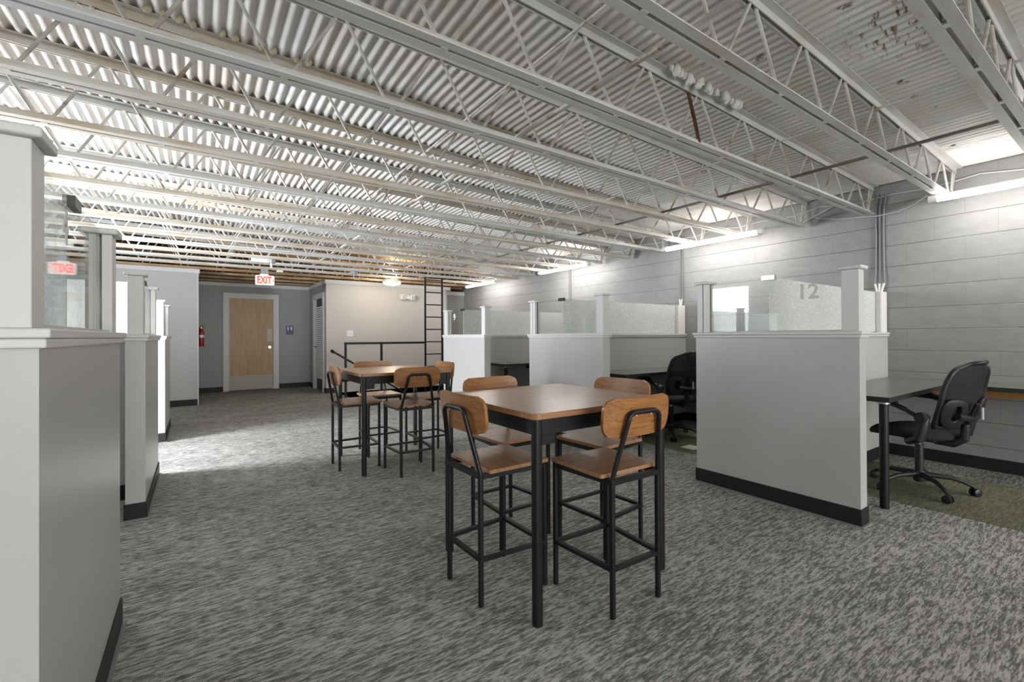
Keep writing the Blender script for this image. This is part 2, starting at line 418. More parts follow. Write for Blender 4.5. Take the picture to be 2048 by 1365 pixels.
fr = struct('added_rear_window', MB().box(RWX0, RWX0+0.06, YR-0.15, YR, RZ0, RZ1).box(RWX1-0.06, RWX1, YR-0.15, YR, RZ0, RZ1).box(RWX0+.06, RWX1-.06, YR-0.15, YR, RZ0, RZ0+0.06)
    .box(RWX0+.06, RWX1-.06, YR-0.15, YR, RZ1-0.06, RZ1).box(2.77, 2.83, YR-0.15, YR, RZ0+.06, RZ1-.06), M['white_trim'])  # unseen window, added to frame the rear fill light
MB().box(RWX0+.06, RWX1-.06, YR-0.12, YR-0.11, RZ0+.06, RZ1-.06).build('pane', M['clear_glass'], fr)

# partition walls around the far hall
HT = 2.24
struct('wall_front_left', MB().box(XL, 0.0, 9.40, 9.52, 0, HT), M['grey_wall'])
struct('wall_hall_left', MB().box(-0.12, 0.0, 9.52, 11.4, 0, HT), M['grey_wall'])
DX0, DX1, DZ = 0.54, 1.40, 2.0
struct('wall_hall_end', MB().box(-0.12, DX0, 11.4, 11.52, 0, HT).box(DX1, 2.27, 11.4, 11.52, 0, HT).box(DX0, DX1, 11.4, 11.52, DZ, HT), M['hall_wall'])
LY0, LY1, LZ = 10.02, 10.86, 1.98     # dark door in the side wall of the hall
struct('wall_hall_right', MB().box(2.15, 2.27, 9.87, LY0, 0, HT).box(2.15, 2.27, LY1, 11.4, 0, HT).box(2.15, 2.27, LY0, LY1, LZ, HT), M['hall_wall'])
struct('wall_stair', MB().box(2.15, 4.83, 9.75, 9.87, -1.7, HT), M['warm_wall'])
struct('wall_alcove', MB().box(4.83, XW, 10.03, 10.15, 0, 2.16), M['hall_wall'])
struct('wall_alcove_side', MB().box(4.83, 4.93, 9.87, 10.03, 0, HT), M['white_trim'])
mb = MB(); mb.box(HX0-.1, HX0, HY0, HY1, -1.7, -.12).box(HX1, HX1+.1, HY0, HY1, -1.7, -.12).box(HX0, HX1, HY0-.1, HY0, -1.7, -.12).box(HX0, HX1, HY0, HY1, -1.8, -1.7)
struct('wall_stair_shaft', mb, M['warm_wall'])
# cornices
struct('trim_1', MB().box(XL, 0.03, 9.37, 9.55, HT, HT+0.09), M['white_trim'], bevel=.004)
struct('trim_2', MB().box(-0.14, 2.12, 11.37, 11.55, HT, HT+0.08), M['white_trim'], bevel=.004)
struct('trim_3', MB().box(2.12, 2.30, 9.72, 11.55, HT, HT+0.08), M['white_trim'], bevel=.004)
struct('trim_4', MB().box(2.30, 4.95, 9.72, 9.90, HT, HT+0.08), M['white_trim'], bevel=.004)
struct('trim_5', MB().box(4.95, XW, 10.0, 10.17, 2.16, 2.25), M['white_trim'], bevel=.004)
struct('trim_6', MB().box(-0.002, 0.012, 9.385, 9.40, 0, HT), M['white_trim'])
# baseboards
for nm, b in (('baseboard_right', (XW-.012, XW, YR, 10.03)), ('baseboard_front_left', (XL, 0.0, 9.388, 9.40)), ('baseboard_hall_left', (0, .012, 9.40, 11.4)),
              ('baseboard_hall_end', (0, DX0-.10, 11.388, 11.4)), ('baseboard_hall_end_right', (DX1+.10, 2.15, 11.388, 11.4)), ('baseboard_stair', (2.14, HX0-.01, 9.738, 9.75)),
              ('baseboard_hall_right', (2.138, 2.15, 9.75, LY0-.11)), ('baseboard_hall_right_far', (2.138, 2.15, LY1+.11, 11.388))):
    struct(nm, MB().box(b[0], b[1], b[2], b[3], 0, 0.105), M['baseboard'])

# door at the end of the hall
d = struct('door_1', MB().box(DX0-.10, DX0, 11.375, 11.40, 0, DZ+.10).box(DX1, DX1+.10, 11.375, 11.40, 0, DZ+.10).box(DX0, DX1, 11.375, 11.40, DZ, DZ+.10)
    .box(DX0, DX0+.012, 11.40, 11.52, 0, DZ).box(DX1-.012, DX1, 11.40, 11.52, 0, DZ).box(DX0+.012, DX1-.012, 11.40, 11.52, DZ-.012, DZ), M['white_trim'])
sl = MB().box(DX0+.014, DX1-.014, 11.43, 11.475, 0.008, DZ-.014).build('door_slab', M['door_wood'], d)
MB().box(DX0+.02, DX1-.02, 11.426, 11.43, 0.01, 0.32).build('kick_plate', M['kick'], d)
MB().box(DX1-.13, DX1-.03, 11.424, 11.43, 1.06, 1.34).build('push_plate', M['kick'], d)
MB().lathe([(0.028, 11.42), (0.028, 11.43)], 20, (DX1-.08, 0.93), 'y').tube([(DX1-.08, 11.425, .93), (DX1-.08, 11.385, .93), (DX1-.17, 11.38, .93)], .009, 8).build('door_handle', M['chrome'], d, smooth=True)
# dark door with white blind in the side wall
d = struct('door_2', MB().box(2.125, 2.15, LY0-.10, LY0, 0, LZ+.10).box(2.125, 2.15, LY1, LY1+.10, 0, LZ+.10).box(2.125, 2.15, LY0, LY1, LZ, LZ+.10)
    .box(2.15, 2.27, LY0, LY0+.012, 0, LZ).box(2.15, 2.27, LY1-.012, LY1, 0, LZ).box(2.15, 2.27, LY0+.012, LY1-.012, LZ-.012, LZ), M['white_trim'])
MB().box(2.19, 2.235, LY0+.014, LY1-.014, .008, LZ-.014).build('door_slab', M['dark_door'], d)
mb = MB()
for k in range(34): mb.box(2.165, 2.187, LY0+.12, LY1-.13, 0.25+k*.046, 0.25+k*.046+.036)
mb.build('blind', M['white_plastic'], d)
MB().tube([(2.19, LY1-.07, .93), (2.13, LY1-.07, .93), (2.13, LY1-.17, .93)], .009, 8).build('door_handle', M['black_metal'], d, smooth=True)

# ------------------------------------------------------------------ steel joists
JY = [0.47 + 0.593*k for k in range(-2, 21)]
def web_mesh(kind):
    mb = MB(); zb = 2.325
    xs = [0.82 + 0.5*k for k in range(-7, 10)]
    for i, x in enumerate(xs):
        if x < XL or x > 5.36: continue
        for s_ in (-1, 1):
            xt = x + s_*0.235
            if xt > 5.40: xt = 5.40
            mb.tube([(x + s_*0.022, 0, zb), (xt, 0, deckz(xt)-0.02)], 0.0085, 8)
    mb.tube([(5.35, 0, zb), (5.465, 0, deckz(5.46)-0.03)], 0.0085, 8)
    return mb
def chord(mb, x0, x1, z0, z1, up):
    """double angle between x0 and x1; up=1 vertical legs rise from the flange, -1 hang from it"""
    for s_ in (-1, 1):
        g = 0.0085*s_; w = 0.05*s_; t = 0.005
        def seg(ya, yb, a0, a1, b0, b1):
            lo, hi = min(ya, yb), max(ya, yb)
            mb.hexa([(x0, lo, a0), (x1, lo, b0), (x1, hi, b0), (x0, hi, a0), (x0, lo, a1), (x1, lo, b1), (x1, hi, b1), (x0, hi, a1)])
        if up > 0: seg(g, w, z0, z0+t, z1, z1+t); seg(g, g+t*s_, z0+t, z0+.045, z1+t, z1+.045)
        else: seg(g, w, z0-t, z0, z1-t, z1); seg(g, g+t*s_, z0-.042, z0-t, z1-.042, z1-t)
ordn = ['first', 'second', 'third', 'fourth', 'fifth', 'sixth', 'seventh', 'eighth', 'ninth', 'tenth', 'eleventh', 'twelfth', 'thirteenth', 'fourteenth', 'fifteenth', 'sixteenth', 'seventeenth', 'eighteenth', 'nineteenth', 'twentieth', 'twenty-first', 'twenty-second']
proto = {}
vis = 0
for k, y in enumerate(JY):
    kind = 'tan' if y > 9.0 else ('cream' if y > 2.0 and (k % 5 in (1, 2, 4)) else 'white')
    if y < -0.3: lab = 'white open-web steel joist above the area behind the camera'
    else:
        lab = {'tan': 'bare tan', 'cream': 'cream-stained white', 'white': 'white-painted'}[kind] + ' open-web steel ceiling joist, %s of the row counting from the top right corner' % ordn[vis]; vis += 1
    j = thing('steel_joist', lab, 'ceiling joist', (0, y, 0), 0, 'steel joists under the roof deck' if y >= -0.3 else 'steel joists behind the camera')
    if kind not in proto:
        mj = M['joist_'+kind]; mr = M['rod_tan'] if kind == 'tan' else M['rod_white']
        a = MB(); chord(a, XL+.0, XW-.005, deckz(XL), deckz(XW-.005), -1); oa = a.build('top_chord', mj, j)
        a = MB(); chord(a, XL+.12, 5.38, 2.31, 2.31, 1)
        for q in range(-7, 10): a.box(.82+.5*q-.015, .82+.5*q+.015, -.0085, .0085, 2.309, 2.32)
        ob = a.build('bottom_chord', mj, j)
        oc = web_mesh(kind).build('web_rods', mr, j, smooth=True)
        proto[kind] = (oa, ob, oc)
    else:
        for p in proto[kind]:
            c = p.copy(); C.objects.link(c); c.parent = j
JK = {round(y, 2): y for y in JY}
# rusted rod on the joist with the foam
yj = JY[4]
def pj(k): return JY[2+k]
tag(MB().tube([(2.44, pj(2)-.012, 2.62), (2.50, pj(2)-.014, 2.47), (2.555, pj(2)-.010, 2.335)], 0.0105, 8).build('rusted_hanger_rod', M['rust'], smooth=True),
    'brown rusted rod hanging down below the white foam clumps', 'rod')
# bridging bars
for xb, zb, zt, lab, rad in ((3.76, 2.362, 0, 'long grey bridging bar across the lower chords, right of the foam clumps', .009), (1.60, 2.362, 0, 'long grey bridging bar across the lower chords near the middle of the ceiling', .009)):
    tag(MB().bar((xb, -1.2, zb), (xb, 10.9, zb), .022, .016).build('bridging_bar', M['bridging'] if xb > 3 else M['rod_white']), lab, 'bridging bar', None)
for xb, lab in ((3.56, 'thin bridging bar just under the roof deck, right of the foam clumps'), (1.51, 'thin bridging bar just under the roof deck near the middle of the ceiling')):
    tag(MB().tube([(xb, -1.2, deckz(xb)-.055), (xb, 10.9, deckz(xb)-.055)], .008, 8).build('bridging_bar', M['rod_white'], smooth=True), lab, 'bridging bar', None)
# foam clumps (white) on one top chord and cream plugs in the deck flutes of another
random.seed(3)
fo = MB()
xs = [2.20 + 0.044*k for k in range(17)]
for i, x in enumerate(xs):
    rr = random.choice((.012, .017, .022, .034, .038)); fo.ball((x, pj(2)-.058-random.uniform(0, .02), deckz(x)-.004+random.uniform(-.012, .012)), rr, 2, .16, (.75, .8, 1.4))
tag(fo.build('spray_foam', M['foam'], smooth=True, angle=80), 'row of white expanding-foam blobs along the edge of a ceiling joist', 'spray foam', None, 'stuff')
plug0 = None
for i, x in enumerate([-0.20 + pit*k for k in (0, 1.05, 2.1, 3.0, 5.1, 6, 8, 9, 10.9, 12)]):
    if plug0 is None:
        plug0 = MB().ball((0, 0, 0), .026, 2, .06, (.9, .6, 1)).build('foam_plug', M['foam_cream'], smooth=True, angle=80); o = plug0
    else: o = plug0.copy(); C.objects.link(o)
    o.location = (x, pj(4)-.062, deckz(x)+.008); o.rotation_euler = (0, 0, i*1.3)
    tag(o, 'cream foam plug in a roof deck flute on the joist edge, upper left', 'foam plug', 'cream foam plugs along one joist edge')

# ------------------------------------------------------------------ light fixtures
def tube_light(y, label, x=5.05, grp='linear lights along the block wall', tm='tube'):
    t = thing('linear_light', label, 'light', (x, y, 2.285), 0, grp)
    t_ = MB().box(-.016, .016, -.60, .60, -.002, .022).build('housing', M['white_plastic'], t, bevel=.004)
    MB().prism([(-.022, -.002), (-.030, -.012), (-.026, -.026), (-.012, -.034), (.012, -.034), (.026, -.026), (.030, -.012), (.022, -.002)], 'y', -.585, .585).build('tube', M[tm], t, smooth=True, angle=60)
    for s_ in (-1, 1):
        MB().prism([(-.024, .018), (-.032, -.010), (-.027, -.029), (-.013, -.037), (.013, -.037), (.027, -.029), (.032, -.010), (.024, .018)], 'y', s_*.585, s_*.64).build('end_cap', M['white_plastic'], t)
        MB().tube([(0, s_*.5, .02), (0, s_*.5, .03)], .004, 6).build('hanger', M['grey_bracket'], t)
    return t
tube_light(-4.8, 'added unseen tube light on the block wall side, far behind the camera')  # unseen lamp added to raise the ambient light
tube_light(-2.16, 'added unseen tube light on the block wall side, behind the camera')  # unseen lamp added to brighten the floor at the right front
tube_light(0.50, 'long glowing tube light at the right edge, nearest of the row')
tube_light(3.14, 'long glowing tube light second from the right, above the wire conduits')
tube_light(5.80, 'long glowing tube light third from the right of the row by the block wall')
tube_light(8.50, 'farthest glowing tube light of the row, near the ladder top')
for y, q in ((1.95, 'nearest'), (4.2, 'middle'), (6.6, 'farthest')):
    tube_light(y, q + ' linear ceiling light over the left cubicles, behind their glass', -2.1, 'linear lights over the left cubicles', 'tube_dim')
# round dome light near the stair wall
t = thing('dome_light', 'round glowing dome ceiling light in front of the stair wall', 'light', (3.18, 8.79, 2.235))
MB().lathe([(.05, .045), (.15, .045), (.18, .015), (.185, .0), (.176, -.004)], 40).build('base', M['white_plastic'], t, smooth=True)
MB().lathe([(.174, -.004), (.167, -.03), (.132, -.05), (.07, -.062), (.0, -.066)], 40).build('diffuser', M['dome'], t, smooth=True)
MB().box(-.04, .04, -.04, .04, .045, .062).build('mount', M['grey_plastic'], t)
# lamp of the dome, spills upward through the joists
for nm, z, e in (('dome_lamp_down', 2.08, DOME), ('dome_lamp_up', 2.42, 14)):
    l = bpy.data.lights.new(nm, 'POINT'); l.energy = e; l.color = (1, .86, .68); l.shadow_soft_size = .12
    o = bpy.data.objects.new(nm, l); o.location = (3.18, 8.79, z); C.objects.link(o)

# ------------------------------------------------------------------ exit sign, boxes, signs
t = thing('exit_sign', 'white lit exit sign with red letters hanging over the hall', 'exit sign', (0.943, 8.774, 2.122))
MB().prism([(x_, z_) for x_, z_ in rrect(.285, .165, .02)], 'y', -.022, .022).build('sign_face', M['exit_face'], t, smooth=True)
text_obj('letters', 'EXIT', .150, .003, M['exit_red'], t, Matrix.Translation((-.012, -.025, -.002)) @ Matrix.Rotation(PI/2, 4, 'X') @ Matrix.Diagonal((.70, 1.12, 1, 1)))
MB().prism([(.118, .022), (.134, 0), (.118, -.022)], 'y', -.026, -.022).build('arrow', M['exit_red'], t)
MB().box(-.075, .055, -.02, .02, .082, .105).build('canopy', M['exit_face'], t)
MB().box(-.06, .05, -.03, .03, .105, .187).build('junction_box', M['grey_plastic'], t)
for x, y, lab in ((.90, 7.586, 'grey ceiling junction box with white stem, above and left of the exit sign'), (2.27, 8.179, 'grey ceiling junction box with hanging wire loop, right of the exit sign')):
    t = thing('junction_box', lab, 'junction box', (x, y, 2.2545))
    MB().lathe([(.055, .0), (.06, .02), (.06, .045), (.05, .055)], 8).build('box', M['grey_plastic'], t)
    if x < 1:
        MB().tube([(0, -.01, 0), (0, -.01, -.07)], .014, 8).build('stem', M['white_plastic'], t)
        MB().box(-.26, -.04, -.03, .03, -.002, .05).build('white_cover', M['white_plastic'], t)
    else: MB().tube([(0, 0, 0), (.0, 0, -.06), (.03, 0, -.09), (.08, 0, -.09), (.10, 0, -.04), (.10, 0, .02)], .005, 6).build('wire_loop', M['cable'], t)
tag(MB().box(1.12, 1.22, 8.73, 8.81, 2.275, 2.3092).build('sensor_box', M['white_plastic'], bevel=.004), 'small white sensor box under the joists above the exit sign', 'sensor')
# restroom sign
t = thing('restroom_sign', 'small navy restroom sign beside the wood door', 'sign', (1.722, 11.40, 1.31))
MB().prism(rrect(.15, .20, .012), 'y', -.010, -.001).build('plate', M['sign_blue'], t)
for sx, nm in ((-.034, 'woman_figure'), (.034, 'man_figure')):
    f = MB().lathe([(.012, -.0125), (.012, -.0102)], 16, (sx, .077), 'y')
    if sx < 0: f.prism([(sx-.010, .062), (sx+.010, .062), (sx+.024, .012), (sx+.008, .012), (sx+.008, -.022), (sx-.008, -.022), (sx-.008, .012), (sx-.024, .012)], 'y', -.0125, -.0102)
    else: f.prism([(sx-.020, .062), (sx+.020, .062), (sx+.020, .018), (sx+.011, .018), (sx+.010, -.022), (sx-.010, -.022), (sx-.011, .018), (sx-.020, .018)], 'y', -.0125, -.0102)
    f.build(nm, M['sign_white'], t)
MB().box(-.06, .06, -.0115, -.0102, -.078, -.035).build('lower_band', M['sign_band'], t)
# fire extinguisher on the hall left wall
t = thing('fire_extinguisher', 'red fire extinguisher hung at the hall corner', 'fire extinguisher', (.056, 10.6, .98))
MB().lathe([(.0, .0), (.042, .0), (.046, .012), (.046, .27), (.038, .31), (.018, .335), (.018, .345)], 24).build('cylinder', M['red_paint'], t, smooth=True)
MB().lathe([(.0468, .17), (.0468, .22)], 24).build('label_band', M['white_plastic'], t, smooth=True)
MB().tube([(0, 0, .345), (0, 0, .37)], .014, 10).build('valve', M['chrome'], t, smooth=True)
MB().bar((-.02, -.0, .375), (.06, 0, .41), .018, .010).bar((-.02, 0, .365), (.06, 0, .365), .018, .008).build('handle', M['black_metal'], t)
MB().tube([(-.01, 0, .36), (-.030, -.03, .35), (-.040, -.050, .27), (-.035, -.055, .10)], .009, 8).build('hose', M['black_metal'], t, smooth=True)
MB().box(-.056, -.046, -.02, .02, .12, .32).build('wall_bracket', M['grey_bracket'], t)
# light switch
t = thing('light_switch', 'white double light switch on the stair wall', 'light switch', (2.62, 9.75, 1.22))
MB().box(-.062, .062, -.007, 0, -.062, .062).build('plate', M['white_plastic'], t, bevel=.003)
for s_ in (-1, 1): MB().box(s_*.026-.016, s_*.026+.016, -.012, -.007, -.033, .033).build('rocker', M['sign_white'], t, bevel=.001)
# emergency light
t = thing('emergency_light', 'white twin-head emergency light high on the stair wall', 'emergency light', (3.865, 9.75, 2.03))
MB().box(-.05, .05, -.07, 0, -.045, .045).build('housing', M['white_plastic'], t, bevel=.008)
for s_ in (-1, 1):
    h_ = MB().box(s_*.11-.055, s_*.11+.055, -.115, -.01, -.06, .05).build('lamp_head', M['white_plastic'], t, bevel=.012)
    MB().box(s_*.11-.04, s_*.11+.04, -.12, -.115, -.045, .035).build('lens', M['silver_tag'], h_)

# ------------------------------------------------------------------ ladder, guard rail, handrail
t = thing('roof_ladder', 'black steel ladder rising into the ceiling by the stair wall', 'ladder', (3.92, 8.44, 0))
for s_ in (-1, 1): MB().bar((s_*.185, 0, 0), (s_*.185, 0, 2.55), .035, .02, (0, 1, 0)).build('side_rail', M['black_metal'], t)
for k in range(9): MB().tube([(-.18, 0, .30+.248*k), (.18, 0, .30+.248*k)], .011, 8).build('rung', M['black_metal'], t, smooth=True)
t = thing('guard_rail', 'low black steel guard rail in front of the stair opening', 'railing', (2.19, 8.44, 0))
MB().box(-.02, 1.53, -.02, .02, 1.01, 1.05).build('top_rail', M['black_metal'], t)
for x in (0, .655): MB().box(x-.018, x+.018, -.018, .018, 0, 1.01).build('post', M['black_metal'], t)
t = thing('stair_handrail', 'black wall handrail sloping down the stair wall', 'handrail', (2.25, 9.68, .86))
MB().tube([(0, 0, 0), (1.6, 0, -1.0)], .018, 12).ball((0, 0, 0), .035).build('rail', M['black_metal'], t, smooth=True)
for x in (.02, .8): MB().tube([(x, 0, -x*.625-.01), (x, .07, -x*.625-.03)], .010, 8).build('wall_bracket', M['black_metal'], t)

# ------------------------------------------------------------------ cubicle partitions
CAPZ0, CAPZ1, PZ, PC = 1.13, 1.17, 1.545, 1.57
def cap_run(mb, x0, x1, y0, y1):
    o_ = .02
    mb.box(x0-o_, x1+o_, y0-o_, y1+o_, CAPZ0+.020, CAPZ1)
    mb.box(x0-.013, x1+.013, y0-.013, y1+.013, CAPZ0, CAPZ0+.020)
def post(parent, cx, cy, w, l, name='post', cap=True, z0=CAPZ1, zt=PZ, groove=None):
    """w along X, l along Y; groove = +1/-1 side on Y that holds the pane"""
    mb = MB()
    if groove is None: mb.box(cx-w/2, cx+w/2, cy-l/2, cy+l/2, z0, zt)
    else:
        g = .045
        ya, yb = (cy-l/2, cy+l/2)
        if groove > 0:
            mb.prism([(cx-w/2, ya), (cx+w/2, ya), (cx+w/2, yb), (cx+.008, yb), (cx+.008, yb-g), (cx-.008, yb-g), (cx-.008, yb), (cx-w/2, yb)], 'z', z0, zt)
        else:
            mb.box(cx-w/2, cx+w/2, ya+g, yb, z0, zt); mb.box(cx-w/2, cx-.008, ya, ya+g-.006, z0, zt); mb.box(cx+.008, cx+w/2, ya, ya+g-.006, z0, zt)
    p = mb.build(name, M['white_trim'], parent, bevel=.002)
    if cap:
        MB().box(cx-w/2-.018, cx+w/2+.018, cy-l/2-.018, cy+l/2+.018, zt, zt+.022).build('post_cap', M['white_trim'], p, bevel=.006, seg=3)
    return p
def partition(name_label, side, xf, y0, y1, yc, xend, th=.10, number=None, numpos=None, boxpost=True, grp=None, clipm='dark_bracket'):
    """side=+1: cubicles toward +X. xf = aisle face"""
    t = thing('cubicle_partition', name_label, 'partition', (xf, yc, 0), 0, grp)
    a0, a1, A, B = 0 if side > 0 else -th, th if side > 0 else 0, y0-yc, y1-yc
    MB().box(a0, a1, A, B, .0, CAPZ0).build('aisle_panel', M['partition'], t)
    xs, xe = (th, xend-xf) if side > 0 else (xend-xf, -th)
    MB().box(xs, xe, -.05, .05, 0, CAPZ0).build('cross_panel', M['partition'], t)
    mb = MB(); cap_run(mb, a0, a1, A, B); mb.build('aisle_cap', M['white_trim'], t, bevel=.004, seg=3)
    mb = MB()
    if side > 0: mb.box(xs+.021, xe, -.07, .07, CAPZ0+.02, CAPZ1-.001); mb.box(xs+.014, xe, -.063, .063, CAPZ0, CAPZ0+.02)
    else: mb.box(xs, xe-.021, -.07, .07, CAPZ0+.02, CAPZ1-.001); mb.box(xs, xe-.014, -.063, .063, CAPZ0, CAPZ0+.02)
    mb.build('cross_cap', M['white_trim'], t, bevel=.004, seg=3)
    mb = MB(); e = .008
    mb.box(a0-e, a1+e, A-e, B+e, 0, .105)
    mb.build('baseboard', M['baseboard'], t, bevel=.003)
    mb = MB(); mb.box(min(xs, xe)+.0, max(xs, xe), -.05-e, .05+e, 0, .105); mb.build('baseboard', M['baseboard'], t)
    mb = MB(); mb.box(a0-e-.012, a1+e+.012, A-e-.012, B+e+.012, 0, .008); mb.build('carpet_edge_strip', M['conduit'], t)
    cx = (a0+a1)/2
    post(t, cx, A+.05, .078, .092, groove=1)
    post(t, cx, B-.05, .078, .092, groove=-1)
    g = MB().box(cx-.005, cx+.005, A+.07, B-.07, CAPZ1+.006, PZ+.012).build('clear_glass_pane', M['clear_glass'], t)
    MB().box(cx+.012, cx+.030, A+.096, B-.096, CAPZ1, CAPZ1+.010).build('glazing_bead', M['white_trim'], t)
    MB().box(cx-.030, cx-.012, A+.096, B-.096, CAPZ1, CAPZ1+.004).build('glazing_bead', M['white_trim'], t)
    # cross pane
    s_ = side
    p0, p1 = cx + s_*.012, (xend-xf) - s_*.16
    lo, hi = min(p0, p1), max(p0, p1)
    MB().box(lo, hi, -.005, .005, CAPZ1+.006, PZ+.010).build('patterned_glass_pane', M['film_glass'], t)
    MB().box(lo, hi, .012, .028, CAPZ1, CAPZ1+.008).build('glazing_bead', M['white_trim'], t)
    MB().box(cx-.014, cx+.014, -.045, .045, PZ-.012, PZ+.022).build('glass_clip', M[clipm], t, bevel=.001)
    if boxpost:
        q = (xend-xf) - s_*.085
        p = MB().box(q-.07, q+.07, -.05, .05, CAPZ1-.0005, PZ+.012).build('box_post', M['white_plastic'], t, bevel=.002)
        q2 = q - s_*.078
        MB().box(q2-.008, q2+.008, -.045, -.012, CAPZ1, PZ+.012).box(q2-.008, q2+.008, .012, .045, CAPZ1, PZ+.012).build('glass_stop', M['white_trim'], t)
    if number:
        xx = cx - .0062 if side > 0 else cx + .0062
        rot = Matrix.Rotation(-PI/2 if side > 0 else PI/2, 4, 'Z') @ Matrix.Rotation(PI/2, 4, 'X')
        text_obj('number_decal', number, .135, .0003, M['decal_grey'] if number == '12' else M['decal'], t, Matrix.Translation((xx, numpos[0]-yc, numpos[1])) @ rot)
    return t
gr = 'cubicle partitions along the block wall'
partition('nearest grey cubicle partition on the right, with a number on its glass', 1, 3.245, 1.05, 2.13, 1.595, XW, number='12', numpos=(1.345, 1.428), grp=gr, clipm='grey_bracket')
partition('middle grey cubicle partition on the right, behind the near bar table', 1, 3.245, 3.14, 4.33, 3.80, XW, grp=gr)
partition('farthest grey cubicle partition on the right, beside the ladder, numbered glass', 1, 3.245, 5.36, 6.62, 6.08, XW, number='9', numpos=(6.33, 1.445), grp=gr)
gl = 'cubicle partitions on the left side'
partition('nearest grey cubicle partition, cut by the left photo edge', -1, -.258, 1.27, 2.40, 1.86, XL, number='4', numpos=(1.745, 1.455), grp=gl)
partition('middle grey cubicle partition on the left side', -1, -.275, 3.72, 4.84, 4.28, XL, grp=gl)
partition('farthest grey cubicle partition on the left, brightly lit end', -1, -.297, 6.28, 7.35, 6.82, XL, grp=gl)

# conduits rising from the box posts
for yy_, lab, zt in ((1.595, 'grey conduit bundle rising above the nearest right partition', 2.50), (3.80, 'pair of thin conduits above the middle right partition', 2.50), (6.08, 'pair of thin conduits above the farthest right partition', 2.50)):
    t = thing('wire_conduit', lab, 'conduit', (XW-.045, yy_, 1.557))
    n_ = 3 if yy_ < 2 else 2
    for k in range(n_):
        q = (k-(n_-1)/2)*.032
        MB().tube([(0, q*.5, .0), (.01, q*1.2, .10), (.022, q, .22), (.026, q*.9, .55), (.026, q, .80), (.022, q-.02, .95)], .0075, 8).build('conduit_tube', M['conduit'], t, smooth=True)
        MB().tube([(0, q*.5, .0), (.008, q*1.1, .085)], .0095, 8).build('connector', M['white_plastic'], t, smooth=True)
# cables along the wall head
random.seed(5)
pts = [(XW-.02, -1.5 + .3*k, 2.50 + .012*math.sin(k*1.7) - (.03 if k % 2 else 0)) for k in range(36)]
tag(MB().tube(pts, .005, 6).build('wall_cable', M['cable'], smooth=True), 'white cable running along the top of the block wall', 'cable')
tag(MB().tube([(5.05, 1.15, 2.315), (5.15, 1.25, 2.29), (5.34, 1.42, 2.285), (5.43, 1.60, 2.30), (5.45, 1.95, 2.345), (5.45, 2.15, 2.40)], .005, 6).build('lamp_cable', M['cable'], smooth=True), 'thin white cable sagging from the nearest tube light to the wall', 'cable')
tag(MB().tube([(5.05, 2.49, 2.315), (5.22, 2.42, 2.325), (5.41, 2.33, 2.35), (5.45, 2.15, 2.42), (5.45, 1.95, 2.50)], .005, 6).build('lamp_cable', M['cable'], smooth=True), 'thin white cable from the second tube light up to the wall', 'cable')

# ------------------------------------------------------------------ desks
def desk(yc, y_end, lab, legs=True):
    t = thing('corner_desk', lab, 'desk', (3.69, yc-.058, 0), 0, 'charcoal desks in the right cubicles')
    X1 = XW-3.69-.004; d_ = .50; YE = y_end-(yc-.058)
    ol = [(0, 0), (0, -d_), (X1-.43, -d_), (X1-.43, YE), (X1, YE), (X1, 0)]
    MB().prism(ol, 'z', .705, .738).build('desktop', M['desk_top'], t)
    mb = MB(); mb.box(-.003, 0, -d_-.003, 0, .704, .737).box(0, X1-.43, -d_-.003, -d_, .704, .737).box(X1-.433, X1-.43, YE, -d_-.003, .704, .737)
    mb.build('edge_band', M['desk_edge'], t)
    MB().tube([(.045, -d_+.04, 0), (.045, -d_+.04, .704)], .026, 20).build('leg', M['black_metal'], t, smooth=True)
    MB().tube([(.045, -d_+.04, .690), (.045, -d_+.04, .704)], .034, 20).build('leg_collar', M['grey_bracket'], t, smooth=True)
    MB().box(X1-.035, X1, YE, -.02, .62, .704).build('wall_ledger', M['ledger'], t)
    return t
desk(1.595, -.62, 'charcoal L-shaped desk in the nearest right cubicle')
desk(3.80, 2.02, 'charcoal L-shaped desk in the second cubicle, behind the nearest right partition')
desk(6.08, 4.42, 'charcoal L-shaped desk in the third cubicle, seen over a stool backrest')

# ------------------------------------------------------------------ bar tables
def bar_table(x, y, lab):
    t = thing('bar_table', lab, 'bar table', (x, y, 0), 0, 'square bar tables')
    MB().prism(rrect(.83, .83, .03, 4), 'z', .820, .845).build('tabletop', M['walnut'], t, bevel=.002)
    a = .383
    mb = MB()
    for s_ in (-1, 1):
        mb.box(-a, a, s_*a-.010, s_*a+.010, .755, .819); mb.box(s_*a-.010, s_*a+.010, -a, a, .755, .819)
    mb.build('apron', M['black_metal'], t)
    for sx in (-1, 1):
        for sy in (-1, 1):
            MB().prism([(p[0]+sx*a, p[1]+sy*a) for p in rrect(.038, .038, .012, 4)], 'z', 0.004, .819).build('leg', M['black_metal'], t, smooth=True, angle=50)
    for sx in (-1, 1):
        for sy in (-1, 1): MB().box(min(sx*a, sx*(a-.085)), max(sx*a, sx*(a-.085)), sy*a-.013, sy*a+.013, .715, .755).build('corner_plate', M['black_metal'], t)
    MB().box(-a, a, -.012, .012, .795, .815).build('centre_brace', M['black_metal'], t)
    return t
bar_table(1.49, 1.815, 'square wood-topped bar table in the foreground')
bar_table(1.51, 4.165, 'square wood-topped bar table farther back, in front of the guard rail')

